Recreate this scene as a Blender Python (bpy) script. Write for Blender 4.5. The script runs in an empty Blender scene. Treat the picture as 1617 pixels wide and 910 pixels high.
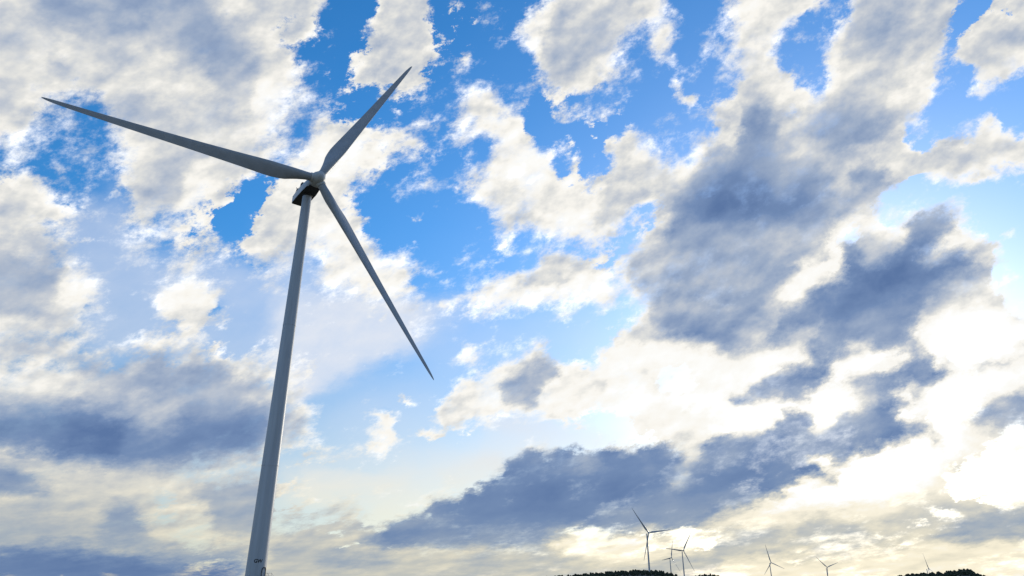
import bpy, bmesh, math, random
import numpy as np
from mathutils import Vector, Matrix, noise as mnoise
R = math.radians
random.seed(11)
S = bpy.context.scene
COL = S.collection

# ------------------------------------------------------------------ camera
EYE = 1.6
cam_d = bpy.data.cameras.new('camera'); cam = bpy.data.objects.new('camera', cam_d); COL.objects.link(cam)
cam.location = (0, 0, EYE); cam.rotation_euler = (R(90 + 23.3), 0, 0)
cam_d.sensor_width = 36; cam_d.lens = 36 * 1080 / 1617
cam_d.clip_start = .1; cam_d.clip_end = 90000
S.camera = cam

# ------------------------------------------------------------------ sun, exposure
SUN_AZ, SUN_EL = 26.6, 11.8          # degrees right of the viewing direction, above the horizon
sdir = Vector((math.sin(R(SUN_AZ)) * math.cos(R(SUN_EL)), math.cos(R(SUN_AZ)) * math.cos(R(SUN_EL)), math.sin(R(SUN_EL))))
sun_d = bpy.data.lights.new('sun', 'SUN'); sun = bpy.data.objects.new('sun', sun_d); COL.objects.link(sun)
sun_d.energy = 1.5; sun_d.angle = R(10); sun_d.color = (1, .93, .80)      # veiled by the cloud in front of it
sun.rotation_euler = (-sdir).to_track_quat('-Z', 'Y').to_euler()
S.view_settings.view_transform = 'Standard'; S.view_settings.look = 'None'
S.view_settings.exposure = 0; S.view_settings.gamma = 1; S.view_settings.use_curve_mapping = False

# ------------------------------------------------------------------ sky: Nishita air, and a broken cumulus deck
def lin(r, g, b):
    return tuple(((c / 255 + .055) / 1.055) ** 2.4 if c > 10 else c / 255 / 12.92 for c in (r, g, b)) + (1,)

# cloud survey: channel (c cover, l brightness, v thin veil), value, softness in degrees, outline in azimuth,elevation degrees
CLOUDS = """
c 1.00 0.37 -54.00,39.53 -20.12,52.81 -19.93,43.70 -20.61,41.74 -21.46,41.34 -23.06,41.62 -23.41,40.48 -21.39,39.48 -20.17,38.51 -20.45,36.04 -21.96,34.79 -22.20,33.02 -21.53,32.40 -22.55,31.87 -23.97,30.70 -24.72,29.07 -25.89,28.34 -26.29,26.54 -27.22,25.46 -28.76,25.15 -30.31,24.81 -31.17,24.14 -30.88,23.44 -30.13,22.78 -30.94,22.32 -31.82,22.42 -32.97,24.05 -33.75,25.41 -34.03,26.89 -34.16,28.27 -34.03,29.01 -34.57,29.80 -35.17,30.31 -35.90,31.25 -36.69,32.38 -37.47,32.70 -38.32,32.49 -39.12,31.52 -40.23,31.34 -40.35,30.62 -39.97,30.09 -40.59,29.41 -41.32,28.47 -41.78,27.41 -47.79,24.00
c 0.42 0.42 -37.42,29.97 -37.43,29.48 -37.71,29.08 -38.15,28.94 -38.58,29.09 -38.85,29.49 -38.85,29.97 -38.57,30.36 -38.13,30.51 -37.69,30.36
c 0.42 0.42 -37.02,29.04 -37.05,28.71 -37.28,28.43 -37.62,28.32 -37.95,28.42 -38.14,28.68 -38.12,29.00 -37.90,29.28 -37.55,29.39 -37.22,29.30
c 1.00 0.37 -47.67,23.64 -41.20,25.52 -40.87,26.35 -40.03,26.91 -39.24,27.26 -38.31,26.34 -37.36,25.02 -37.32,23.66 -36.25,23.22 -35.84,22.45 -34.14,20.68 -32.87,19.42 -31.99,18.38 -32.40,17.37 -33.14,16.46 -34.59,15.43 -35.74,14.74 -38.04,14.15 -44.30,12.90
c 1.00 0.32 -28.96,20.98 -27.52,22.17 -25.90,21.97 -24.57,21.39 -23.79,20.02 -23.98,18.85 -25.15,18.69 -25.66,18.13 -25.53,16.88 -27.14,17.14 -27.66,18.17 -28.82,18.75 -29.17,19.79
c 0.95 0.37 -29.49,23.68 -28.55,24.36 -27.57,24.31 -27.19,23.16 -27.85,22.16 -28.70,22.15 -29.47,22.72
c 0.95 0.37 -26.66,25.13 -25.57,25.44 -24.76,24.34 -24.73,23.10 -25.55,22.72 -26.21,23.59
c 1.00 0.37 -25.21,26.74 -24.65,27.30 -23.81,27.00 -23.39,27.58 -21.88,28.09 -20.75,27.77 -19.91,22.30 -21.27,21.11 -23.24,22.34 -24.14,23.70 -25.34,24.24 -25.77,25.15 -25.08,25.53
c 0.00 0.27 -40.22,30.22 -39.90,31.24 -38.53,31.74 -37.17,32.44 -35.84,31.04 -34.78,29.73 -34.22,28.49 -34.12,26.87 -35.08,25.76 -36.72,25.44 -37.81,26.03 -38.63,27.01 -40.06,26.99 -40.74,26.58 -41.35,26.01 -42.66,25.32 -43.03,26.51 -41.15,27.95 -40.31,29.15
c 0.42 0.32 -37.46,29.95 -37.49,29.54 -37.76,29.20 -38.18,29.06 -38.58,29.18 -38.81,29.50 -38.79,29.91 -38.53,30.25 -38.11,30.39 -37.70,30.28
c 0.42 0.32 -37.04,28.94 -37.06,28.64 -37.28,28.38 -37.59,28.28 -37.90,28.37 -38.07,28.61 -38.06,28.91 -37.85,29.16 -37.53,29.26 -37.22,29.18
c 1.00 0.37 -21.12,32.02 -20.04,33.35 -20.08,34.63 -19.05,35.50 -18.50,36.86 -17.58,36.37 -16.40,36.20 -14.11,36.00 -12.52,36.18 -11.45,35.99 -10.51,36.72 -9.26,36.83 -8.56,36.03 -8.28,34.74 -8.40,33.71 -7.90,31.90 -8.23,31.26 -9.02,31.31 -8.90,32.19 -9.93,32.93 -10.60,33.54 -11.81,33.43 -12.11,32.23 -12.80,31.34 -13.50,30.76 -14.66,30.63 -15.12,29.55 -13.63,28.17 -13.16,27.54 -13.83,26.80 -13.04,26.35 -11.52,25.96 -10.43,26.57 -9.29,26.86 -8.49,26.18 -8.60,25.33 -9.10,24.25 -8.30,23.24 -7.92,22.57 -9.33,21.82 -11.76,21.56 -15.06,21.80 -16.78,22.67 -17.64,25.14 -19.09,23.93 -21.31,24.64 -23.17,26.36 -23.69,27.77 -23.14,29.12 -23.96,29.22 -23.27,29.84 -21.77,30.61
c 0.00 0.32 -23.76,29.01 -23.08,29.38 -22.90,28.41 -23.30,27.09 -24.38,25.90 -25.79,25.30 -26.24,26.30 -25.94,27.34 -24.56,28.21
c 0.25 0.32 -18.78,24.74 -18.08,25.19 -16.92,24.61 -17.01,23.67 -18.27,23.78
c 1.00 0.37 -14.97,44.57 -14.33,43.87 -15.39,43.00 -15.38,42.07 -14.64,41.41 -15.94,40.29 -16.51,39.87 -17.77,38.72 -17.64,37.97 -16.99,37.73 -16.28,38.32 -14.87,38.51 -13.76,38.16 -12.69,37.64 -11.61,37.61 -10.75,37.84 -10.68,38.48 -9.44,38.93 -8.40,38.87 -8.20,39.66 -7.84,40.17 -7.97,40.93 -7.63,41.77 -7.69,42.52 -8.11,43.57 -8.43,44.93 -8.42,54.24 -18.73,53.05
c 0.62 0.37 -8.58,45.82 -8.95,52.22 -5.20,52.44 -5.87,45.99 -6.02,45.08 -7.13,44.10 -6.21,43.69 -5.87,42.53 -6.75,41.54 -7.35,40.69 -7.83,41.71 -7.40,43.15 -8.19,44.49
c 1.00 0.27 -2.59,44.29 -2.77,43.93 -3.24,43.70 -3.84,43.68 -4.32,43.88 -4.52,44.23 -4.36,44.59 -3.88,44.82 -3.28,44.84 -2.79,44.64
c 0.65 0.37 -4.63,44.92 -4.26,46.07 -3.52,48.74 -2.36,46.12 -3.04,45.20 -3.93,44.81
c 0.70 0.32 -0.25,45.60 -0.42,45.28 -0.87,45.08 -1.43,45.07 -1.89,45.27 -2.07,45.58 -1.90,45.91 -1.45,46.11 -0.88,46.12 -0.42,45.92
c 0.90 0.21 -4.54,41.55 -4.64,41.32 -4.94,41.17 -5.31,41.15 -5.61,41.28 -5.74,41.50 -5.64,41.73 -5.35,41.88 -4.97,41.89 -4.66,41.77
c 0.70 0.21 -2.92,41.41 -3.01,41.30 -3.24,41.22 -3.53,41.21 -3.77,41.27 -3.86,41.38 -3.78,41.50 -3.54,41.58 -3.25,41.58 -3.02,41.52
c 0.55 0.27 -17.92,43.86 -17.92,43.68 -18.17,43.39 -18.58,43.09 -18.98,42.91 -19.22,42.91 -19.23,43.09 -18.98,43.38 -18.58,43.68 -18.17,43.86
c 0.50 0.27 -19.22,39.89 -19.34,39.64 -19.53,39.51 -19.71,39.52 -19.82,39.69 -19.81,39.94 -19.69,40.19 -19.50,40.32 -19.31,40.31 -19.21,40.14
c 1.00 0.32 -0.10,43.86 1.22,44.77 2.62,45.21 2.92,45.79 5.17,46.03 6.93,52.35 18.48,51.08 16.96,44.56 16.50,44.17 15.93,43.52 16.92,42.78 16.77,41.87 17.40,40.69 16.73,40.46 16.18,41.01 15.05,40.70 14.23,40.80 14.66,42.02 15.36,42.40 15.45,42.99 14.62,43.56 13.99,43.32 13.60,42.44 12.56,42.56 11.84,42.02 11.08,41.15 11.66,40.47 10.31,39.98 8.78,39.62 7.88,38.85 6.37,38.65 5.70,38.34 3.75,38.27 3.59,39.26 2.29,39.93 2.78,41.03 2.33,42.00 1.88,42.95 0.79,43.57
c 0.70 0.32 3.49,38.28 5.00,38.47 6.26,37.92 7.05,37.13 6.19,36.53 5.24,36.87 4.45,36.35 3.71,37.03
c 0.62 0.37 9.80,37.92 12.54,38.00 12.81,37.63 11.34,37.44 11.23,36.31 9.63,35.95 8.38,36.04 7.80,36.83 8.81,37.51
c 0.65 0.21 8.54,35.63 8.42,35.40 8.16,35.27 7.85,35.29 7.61,35.45 7.53,35.69 7.64,35.92 7.91,36.05 8.22,36.03 8.46,35.87
c 0.65 0.27 2.20,39.05 2.07,38.85 1.74,38.73 1.34,38.73 1.01,38.86 0.89,39.07 1.02,39.27 1.35,39.39 1.75,39.38 2.08,39.25
c 0.75 0.21 18.09,43.56 17.97,43.36 17.73,43.27 17.45,43.31 17.25,43.48 17.21,43.70 17.33,43.89 17.57,43.99 17.85,43.94 18.05,43.78
c 0.65 0.21 12.16,35.71 12.07,35.46 11.87,35.32 11.64,35.34 11.47,35.52 11.43,35.79 11.52,36.04 11.73,36.19 11.95,36.16 12.12,35.98
c 0.80 0.21 16.42,39.26 17.03,39.17 17.34,38.01 18.58,38.06 18.66,37.47 17.93,36.71 17.21,37.16 16.07,37.71 15.17,37.98 16.16,38.33
c 1.00 0.32 -6.33,39.14 -4.52,39.62 -2.21,39.29 -1.20,37.98 0.74,37.33 1.83,36.57 1.82,35.56 3.27,35.28 4.01,34.49 5.17,35.21 6.39,34.39 7.07,33.33 6.26,32.09 7.17,31.94 9.66,32.55 10.29,32.85 9.18,34.21 8.59,34.66 9.88,35.17 11.46,35.53 13.24,34.85 14.35,33.97 15.59,32.45 18.10,31.20 17.12,28.28 11.42,28.63 9.57,27.47 8.93,26.73 7.17,26.67 5.70,26.52 4.84,27.19 3.07,27.34 1.58,27.79 1.30,29.11 -0.21,28.33 0.21,27.27 -0.68,26.21 -1.41,28.06 -1.72,29.10 -2.96,30.65 -4.17,30.36 -5.32,31.62 -4.86,32.41 -3.01,32.47 -2.10,33.52 -2.44,34.79 -1.82,35.56 -3.11,36.29 -4.42,37.00 -5.11,38.22
c 0.62 0.32 -7.56,36.10 -5.84,37.19 -4.76,37.49 -4.06,36.01 -3.38,34.77 -3.53,33.23 -4.40,33.35 -4.95,34.46 -5.90,34.67 -6.58,35.65
c 0.30 0.27 5.58,33.40 5.57,32.73 5.33,32.28 4.95,32.24 4.58,32.62 4.35,33.27 4.35,33.94 4.59,34.37 4.97,34.41 5.35,34.04
c 0.60 0.21 -9.31,28.75 -9.41,28.39 -9.59,28.17 -9.77,28.19 -9.89,28.43 -9.90,28.80 -9.80,29.16 -9.62,29.37 -9.44,29.36 -9.32,29.12
c 0.62 0.21 -8.32,24.50 -6.91,25.00 -6.47,24.38 -7.14,23.93 -7.68,23.38
c 0.60 0.16 -5.86,23.56 -5.91,23.40 -6.05,23.30 -6.22,23.30 -6.37,23.39 -6.43,23.54 -6.38,23.70 -6.25,23.80 -6.07,23.80 -5.92,23.71
c 0.75 0.21 -5.37,21.52 -5.48,21.30 -5.79,21.15 -6.17,21.14 -6.49,21.26 -6.61,21.47 -6.51,21.69 -6.20,21.84 -5.82,21.85 -5.50,21.73
c 1.00 0.32 -4.93,21.64 -4.20,22.03 -3.23,21.94 -2.96,22.90 -2.23,23.55 -1.07,24.09 -0.49,24.25 0.20,24.52 2.42,24.87 2.62,26.09 3.57,26.22 4.32,25.89 6.66,25.80 7.56,25.23 8.71,25.16 8.95,24.47 8.43,23.60 8.67,22.80 10.88,22.40 11.94,21.80 10.00,21.78 8.83,20.95 7.04,22.09 4.77,22.01 1.40,21.54 -0.48,21.44 -1.90,20.90 -2.91,20.52 -3.44,21.14
c 0.80 0.27 6.20,21.08 5.93,20.79 5.21,20.58 4.31,20.53 3.56,20.66 3.27,20.92 3.53,21.22 4.25,21.43 5.16,21.48 5.90,21.35
c 0.75 0.21 -5.07,17.84 -4.09,18.33 -3.55,19.03 -3.25,18.35 -2.41,17.73 -2.96,17.36 -4.05,17.18 -4.88,17.27
c 0.55 0.27 1.37,20.44 1.12,20.27 0.69,20.29 0.25,20.49 -0.04,20.78 -0.07,21.07 0.18,21.23 0.61,21.22 1.06,21.02 1.35,20.72
c 1.00 0.37 25.96,49.58 22.45,43.89 21.89,42.50 22.71,41.74 22.81,41.07 21.73,40.87 21.14,40.05 21.86,39.43 21.68,38.52 21.36,37.48 20.26,37.34 18.97,36.78 18.81,35.83 19.31,35.26 18.41,34.41 17.64,33.23 16.52,32.38 15.57,32.30 12.65,29.30 10.81,28.42 10.80,26.86 9.09,24.88 8.91,22.26 10.88,22.40 10.78,21.10 9.02,19.63 7.29,18.40 6.11,16.61 4.47,16.39 4.22,17.18 2.85,17.73 0.63,16.96 -1.30,16.96 -2.64,15.38 -3.72,15.10 -4.55,15.61 -5.32,14.55 -6.59,12.98 -5.75,11.88 -4.66,10.99 -3.65,12.27 -1.79,12.80 -0.45,12.55 2.22,12.80 3.27,11.92 4.34,12.52 6.48,12.98 8.82,12.41 10.01,10.86 12.42,9.30 14.20,2.66 27.02,1.62 35.62,4.54 41.31,4.20 52.80,38.29
c 0.00 0.27 35.98,46.58 31.96,41.45 30.84,41.47 29.48,41.28 28.77,40.56 27.35,40.20 26.08,39.73 26.00,38.68 26.37,37.83 27.22,37.63 28.01,36.96 28.02,36.34 28.81,35.80 29.73,36.03 29.69,36.51 29.56,38.09 30.73,38.36 31.03,38.87 31.37,39.68 32.24,40.01 33.10,40.37 33.21,41.05 36.48,46.40
c 0.70 0.21 30.95,38.76 30.82,38.58 30.61,38.50 30.39,38.57 30.25,38.74 30.24,38.96 30.36,39.14 30.57,39.22 30.79,39.15 30.94,38.98
c 0.30 0.32 26.84,34.58 26.72,34.41 26.49,34.34 26.23,34.40 26.05,34.56 26.01,34.77 26.13,34.94 26.36,35.01 26.62,34.95 26.80,34.78
c 0.00 0.27 44.57,42.93 41.43,37.97 40.50,36.91 39.50,36.15 38.93,34.71 38.51,33.70 37.31,32.62 36.31,31.90 35.31,31.62 34.63,30.90 34.62,30.16 35.34,30.08 35.80,29.61 36.59,29.69 38.04,29.67 38.95,29.81 39.80,30.37 41.04,30.81 41.42,30.21 41.13,29.30 41.44,28.60 43.64,28.03 44.93,31.84 43.32,32.11 40.96,31.74 40.21,31.26 39.32,31.59 39.26,32.24 39.86,32.74 40.37,33.89 39.25,34.01 39.22,34.92 39.81,35.72 40.88,36.31 41.35,37.12 42.34,37.01 43.01,37.27 45.34,42.55
c 0.85 0.21 36.32,31.78 36.34,31.47 36.15,31.19 35.83,31.06 35.49,31.11 35.27,31.34 35.26,31.65 35.45,31.92 35.77,32.06 36.11,32.00
c 0.55 0.27 36.70,30.34 36.64,30.17 36.41,30.01 36.10,29.94 35.83,29.98 35.69,30.11 35.75,30.28 35.98,30.44 36.30,30.51 36.57,30.47
c 0.50 0.37 38.91,30.69 38.70,30.36 38.38,30.23 38.06,30.34 37.87,30.65 37.88,31.05 38.09,31.38 38.42,31.52 38.74,31.40 38.92,31.09
c 0.50 0.32 42.75,30.01 42.62,29.83 42.31,29.73 41.94,29.77 41.64,29.91 41.54,30.12 41.67,30.31 41.98,30.40 42.36,30.37 42.65,30.22
c 0.30 0.21 43.71,36.00 43.56,35.71 43.40,35.56 43.29,35.61 43.26,35.84 43.34,36.17 43.49,36.46 43.65,36.60 43.77,36.55 43.79,36.32
c 0.00 0.32 43.01,26.08 41.41,26.21 40.36,26.26 39.47,25.96 38.01,25.88 36.70,26.46 34.90,27.12 33.70,26.84 32.28,26.64 31.40,25.90 31.46,25.17 32.24,24.60 32.81,25.08 33.85,25.62 34.74,25.67 36.01,25.50 37.34,25.72 38.12,24.80 37.78,24.31 36.37,23.69 37.01,22.97 38.22,22.95 38.81,22.24 38.67,21.03 38.09,20.29 37.81,19.24 38.07,18.06 38.49,17.53 40.31,16.89
c 0.55 0.32 39.03,24.30 38.87,24.13 38.54,24.10 38.17,24.21 37.90,24.42 37.84,24.65 38.01,24.82 38.34,24.85 38.71,24.74 38.98,24.53
c 0.80 0.21 39.86,22.26 39.73,22.11 39.49,22.07 39.22,22.14 39.04,22.31 39.00,22.50 39.13,22.65 39.38,22.69 39.64,22.62 39.83,22.45
c 0.45 0.27 38.16,24.08 38.04,23.93 37.75,23.86 37.41,23.89 37.14,24.01 37.05,24.17 37.18,24.32 37.47,24.39 37.81,24.36 38.07,24.24
c 0.25 0.21 29.04,25.33 29.32,25.08 29.32,23.96 29.02,23.68 28.78,24.56
c 0.30 0.37 11.49,29.40 13.32,30.16 14.12,29.41 12.81,27.99 11.59,27.32 10.43,27.30 10.81,28.42
c 0.35 0.32 5.25,15.59 6.89,15.96 7.38,15.01 6.03,14.79
c 0.35 0.42 9.71,21.69 11.35,21.32 10.72,20.32 9.35,20.40
c 0.20 0.32 33.98,14.86 35.08,15.34 35.89,15.51 35.53,14.82 34.42,14.25 33.83,14.22
c 0.00 0.32 32.42,5.54 31.70,5.66 32.28,6.59 33.88,7.92 35.77,8.98 38.33,9.50 37.23,5.22
c 0.75 0.32 36.32,6.45 36.13,6.17 35.70,5.97 35.18,5.90 34.76,6.01 34.62,6.24 34.81,6.52 35.25,6.73 35.78,6.79 36.18,6.68
c 0.90 0.32 36.15,5.57 36.07,5.36 35.83,5.17 35.53,5.08 35.28,5.11 35.17,5.25 35.25,5.46 35.49,5.65 35.80,5.74 36.05,5.71
c 0.35 0.42 32.13,11.12 33.57,12.26 35.12,13.13 35.61,12.83 34.11,11.31 32.51,9.33 31.76,9.41
c 0.00 0.32 -2.07,13.57 0.62,13.58 3.29,12.79 2.19,11.02 -2.03,11.02
c 0.35 0.37 12.99,15.53 14.76,15.16 14.40,14.17 12.89,14.51
c 1.00 0.21 -6.31,12.73 -4.54,15.35 -1.29,16.80 2.85,17.62 6.65,16.59 10.36,15.67 10.05,11.36 6.50,13.24 3.27,12.28 -0.45,12.81 -3.65,12.53 -5.45,11.08
c 1.00 0.16 -12.68,12.26 -10.84,12.94 -9.63,12.84 -10.04,11.96 -9.83,11.27 -9.07,10.64 -10.66,10.59 -12.20,10.83 -12.43,11.17 -11.22,11.22 -10.53,11.59 -10.92,12.03 -11.79,11.99
c 1.00 0.16 -10.35,14.08 -9.43,14.53 -8.41,14.36 -8.59,13.74 -9.53,13.70
c 1.00 0.21 -9.72,10.06 -9.84,9.68 -10.33,9.36 -10.99,9.22 -11.58,9.32 -11.88,9.62 -11.76,10.00 -11.28,10.32 -10.61,10.46 -10.01,10.36
c 1.00 0.21 -5.72,11.17 -5.91,10.90 -6.42,10.73 -7.07,10.71 -7.59,10.87 -7.81,11.13 -7.62,11.40 -7.11,11.57 -6.46,11.59 -5.93,11.44
c 0.75 0.27 0.13,11.68 -0.11,11.48 -0.75,11.34 -1.53,11.34 -2.17,11.47 -2.41,11.67 -2.17,11.89 -1.54,12.02 -0.75,12.02 -0.11,11.89
c 0.70 0.21 -6.76,11.05 -6.83,10.87 -7.03,10.76 -7.29,10.75 -7.50,10.86 -7.59,11.03 -7.52,11.21 -7.32,11.32 -7.06,11.33 -6.85,11.23
c 0.50 0.21 -8.62,12.52 -8.67,12.40 -8.82,12.32 -9.02,12.31 -9.18,12.38 -9.24,12.50 -9.19,12.62 -9.04,12.70 -8.85,12.70 -8.69,12.63
c 1.00 0.48 -44.30,12.90 -38.04,14.15 -35.91,14.53 -34.14,15.20 -31.31,15.29 -28.53,16.41 -28.10,16.95 -27.00,16.63 -25.43,16.85 -24.36,17.47 -22.91,17.41 -21.77,16.31 -20.46,15.70 -18.07,16.42 -16.89,15.01 -16.18,13.31 -17.51,11.99 -16.36,10.59 -17.72,9.79 -17.07,8.39 -19.31,7.58 -23.33,7.28 -24.64,7.30 -26.75,7.26 -27.07,6.71 -25.38,5.48 -23.76,4.67 -22.86,3.61 -23.13,2.95 -21.30,2.77 -17.34,3.06 -16.74,-1.69 -40.24,-1.34
c 0.68 0.27 -18.76,10.45 -17.33,10.54 -15.79,9.89 -14.28,9.57 -12.80,9.67 -12.37,9.30 -14.21,8.84 -16.56,8.17 -18.42,7.85
c 0.90 0.64 -18.63,5.98 -17.28,6.26 -15.37,6.09 -12.26,6.40 -11.95,5.70 -10.43,5.02 -12.25,3.60 -12.60,2.23 -10.22,2.24 -5.36,2.27 -0.42,2.28 9.47,3.17 16.62,3.53 15.99,-1.69 -17.62,-1.68
c 0.05 0.32 -11.77,6.42 -10.06,6.69 -8.09,7.21 -7.31,6.74 -9.52,5.98 -11.45,5.47
c 1.00 0.21 -12.43,2.91 -11.54,3.70 -10.36,4.08 -9.19,4.80 -8.43,4.48 -7.72,5.06 -6.47,4.98 -6.91,5.78 -6.03,6.27 -4.25,6.29 -3.76,6.78 -2.49,7.03 -1.47,7.77 -0.95,7.77 -1.22,8.52 -0.44,9.51 1.39,10.21 2.69,9.70 3.75,10.14 5.59,10.47 6.34,9.86 8.16,10.11 9.92,9.62 10.48,10.25 11.50,10.31 12.96,9.76 14.14,9.13 14.81,8.48 15.72,10.13 17.02,10.80 18.90,10.44 20.08,10.37 21.14,11.25 22.44,12.11 23.38,12.22 23.82,11.28 23.75,10.34 24.95,10.85 26.39,11.51 28.24,12.15 29.30,12.12 29.63,10.73 30.99,10.45 31.89,10.35 31.61,9.64 30.20,9.56 28.51,9.27 27.61,8.89 26.53,8.75 25.39,8.38 24.15,8.79 23.25,8.66 22.56,8.57 23.55,7.82 24.97,7.19 24.71,6.98 23.48,7.37 22.31,6.97 21.10,6.34 19.92,6.03 18.25,5.53 16.82,5.21 14.84,4.24 12.40,3.69 9.49,3.54 7.52,3.28 5.58,3.90 3.58,3.91 4.56,3.43 6.03,2.96 3.54,2.37 2.06,2.37 -0.42,2.51 -2.91,2.74 -5.38,2.64 -8.31,2.49 -11.21,2.60
l 0.74 1.59 -54.00,39.53 -41.51,46.43 -38.08,37.55 -35.99,35.59 -35.93,33.78 -38.99,31.80 -48.79,26.89
l 0.42 0.74 -43.29,36.71 -41.12,39.41 -38.77,38.17 -38.30,36.79 -39.35,36.39 -41.42,36.44
l 0.45 0.42 -41.01,34.61 -40.16,34.73 -39.83,33.74 -40.41,33.74
l 0.46 1.17 -40.23,42.80 -34.63,44.94 -32.55,38.55 -33.51,37.33 -35.38,37.62 -36.60,36.74 -37.94,37.15
l 0.62 0.53 -35.40,40.09 -33.49,40.74 -33.18,38.35 -34.21,37.10 -34.86,38.71
l 0.40 1.17 -34.63,44.94 -31.78,45.88 -29.25,40.43 -26.05,40.34 -25.32,37.23 -27.65,35.24 -29.11,36.76 -31.82,37.85
l 0.48 1.17 -36.70,33.98 -34.38,34.28 -33.12,33.28 -29.93,33.70 -30.98,31.76 -34.45,31.94 -36.05,32.59
l 0.90 0.95 -30.33,44.15 -22.52,46.09 -22.83,41.99 -24.06,39.40 -26.05,40.34 -29.10,40.93
l 0.85 0.64 -34.75,35.55 -33.91,36.97 -29.11,36.76 -28.22,35.81 -29.17,34.86 -32.19,34.49 -33.99,34.64
l 0.93 0.95 -25.46,39.08 -21.88,38.91 -21.06,36.18 -22.83,33.39 -24.34,32.60 -25.12,36.32
l 0.58 1.06 -28.15,38.42 -25.53,38.13 -24.99,34.42 -26.56,34.06 -28.01,35.63
l 0.93 0.48 -33.39,26.12 -32.25,26.17 -30.20,23.29 -30.97,22.65 -31.94,22.92
l 0.66 1.27 -33.19,28.07 -29.28,31.00 -27.70,28.45 -29.28,26.64 -32.09,26.45
l 0.95 0.64 -29.07,30.08 -26.97,31.06 -26.13,28.29 -26.77,26.44 -28.67,26.04
l 0.90 0.64 -40.87,25.73 -39.23,26.95 -37.44,25.00 -37.91,23.72 -39.80,23.39
l 0.40 1.06 -43.24,20.16 -38.67,22.15 -36.39,21.85 -35.59,19.53 -35.92,17.65 -37.99,16.76 -42.09,16.25
l 0.45 0.42 -39.15,22.46 -37.22,22.68 -36.64,22.02 -37.82,21.93
l 0.82 0.42 -39.22,21.33 -38.20,21.15 -37.17,20.97 -37.79,20.36 -38.87,20.75
l 0.82 0.53 -36.09,23.08 -34.55,21.15 -32.41,18.35 -33.01,17.31 -35.06,17.37 -35.21,19.62
l 0.74 0.64 -41.92,15.66 -36.44,16.64 -33.61,18.11 -32.86,16.65 -36.02,14.95 -41.43,13.91
l 0.97 0.42 -28.77,20.92 -25.84,21.68 -24.12,20.22 -24.42,19.19 -26.19,18.44 -25.70,17.05 -26.91,17.37 -28.61,19.03
l 0.97 1.06 -20.85,31.77 -18.02,35.71 -9.50,36.71 -8.20,31.72 -13.27,31.29 -15.90,28.95 -9.85,25.88 -9.62,22.74 -15.65,22.27 -21.36,28.17
l 0.85 1.06 -16.86,43.98 -8.91,44.89 -8.62,41.65 -12.43,40.34
l 0.56 0.95 4.98,45.13 11.09,44.24 10.13,41.53 6.11,40.85 4.07,39.98 3.16,42.40
l 1.00 0.42 0.45,44.09 2.90,45.20 4.27,44.70 2.84,43.35 2.79,41.46 1.47,43.38
l 1.00 0.85 -1.85,37.57 4.51,34.48 9.25,31.13 7.78,27.06 1.91,29.36 -1.16,33.53
l 0.72 0.64 7.32,29.18 9.21,30.62 11.53,29.92 10.23,28.47 7.85,28.10
l 0.75 0.53 11.53,29.92 13.91,30.20 14.09,29.15 11.30,27.34 10.46,27.67
l 1.02 0.64 -4.46,21.38 -0.49,24.09 8.80,24.90 11.97,22.06 8.57,21.23 -2.75,20.89
l 0.62 0.53 -0.03,23.83 2.42,24.61 5.03,24.54 4.71,23.49 0.66,23.03
l 0.55 0.64 10.41,27.15 13.15,28.47 16.26,30.44 18.17,31.70 21.14,35.67 23.55,36.17 25.69,33.05 28.35,30.74 29.98,26.96 27.43,24.10 25.26,23.01 23.06,21.87 20.55,18.68 19.28,16.81 17.37,17.74 13.83,18.81 12.35,20.21 10.99,23.70
l 0.22 1.17 17.46,30.78 20.84,34.01 23.09,35.30 24.79,33.97 24.67,32.04 26.57,29.68 28.22,27.85 27.82,25.98 24.33,26.16 19.76,27.41 14.88,28.55
l 0.12 1.06 17.95,30.21 21.31,30.19 23.85,29.24 25.05,27.27 21.39,27.41 17.67,28.21
l 0.38 1.17 14.17,27.33 19.69,26.91 23.74,25.76 22.24,22.99 19.70,19.79 15.87,22.76 14.42,24.46
l 0.40 0.53 11.83,20.51 13.55,21.42 15.05,20.26 19.06,18.85 19.05,16.93 17.37,17.74 14.36,18.77
l 0.85 0.48 19.30,36.97 22.53,36.86 22.72,34.89 20.63,32.81 18.87,34.34
l 0.60 0.37 19.60,35.21 21.05,35.20 21.48,34.39 20.00,34.15
l 0.85 0.48 10.81,28.42 13.80,29.18 15.13,28.26 13.53,26.62 11.17,25.78 10.37,26.63
l 0.90 0.74 22.81,43.81 26.88,45.09 30.76,44.02 28.73,41.03 26.87,40.60 23.97,40.82 23.01,41.95
l 0.92 0.48 24.57,36.92 26.95,37.41 28.73,35.68 27.44,34.82 25.40,35.53
l 0.72 1.06 32.95,40.24 37.67,41.68 42.36,41.02 38.93,35.43 36.24,32.76 32.68,33.88 30.64,35.87
l 0.55 0.85 33.33,40.56 36.07,40.07 36.77,37.59 34.58,36.98 33.18,38.35
l 0.95 0.53 36.37,34.78 39.20,36.23 38.33,33.85 36.36,33.17 34.38,32.89 34.17,33.89
l 0.94 0.37 31.31,39.84 32.02,39.85 31.84,38.31 30.51,36.38 29.54,35.71 29.88,37.02
l 0.46 0.85 26.82,34.49 30.79,34.42 33.25,32.30 34.58,31.90 32.33,30.67 29.37,30.73 27.23,32.70
l 0.86 0.42 32.33,30.67 35.45,31.63 34.66,30.47 33.06,29.76 29.84,28.45 28.79,28.21 29.79,30.39
l 0.42 0.53 29.63,29.70 31.60,29.68 32.94,28.37 32.50,27.54 30.07,28.39
l 0.93 0.64 32.44,29.22 36.29,29.73 38.75,29.15 42.03,28.20 41.66,27.01 38.29,26.11 34.33,27.52 33.31,27.09
l 0.70 0.64 35.87,28.24 38.57,28.53 39.65,27.94 38.08,26.86 35.99,27.04
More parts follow.
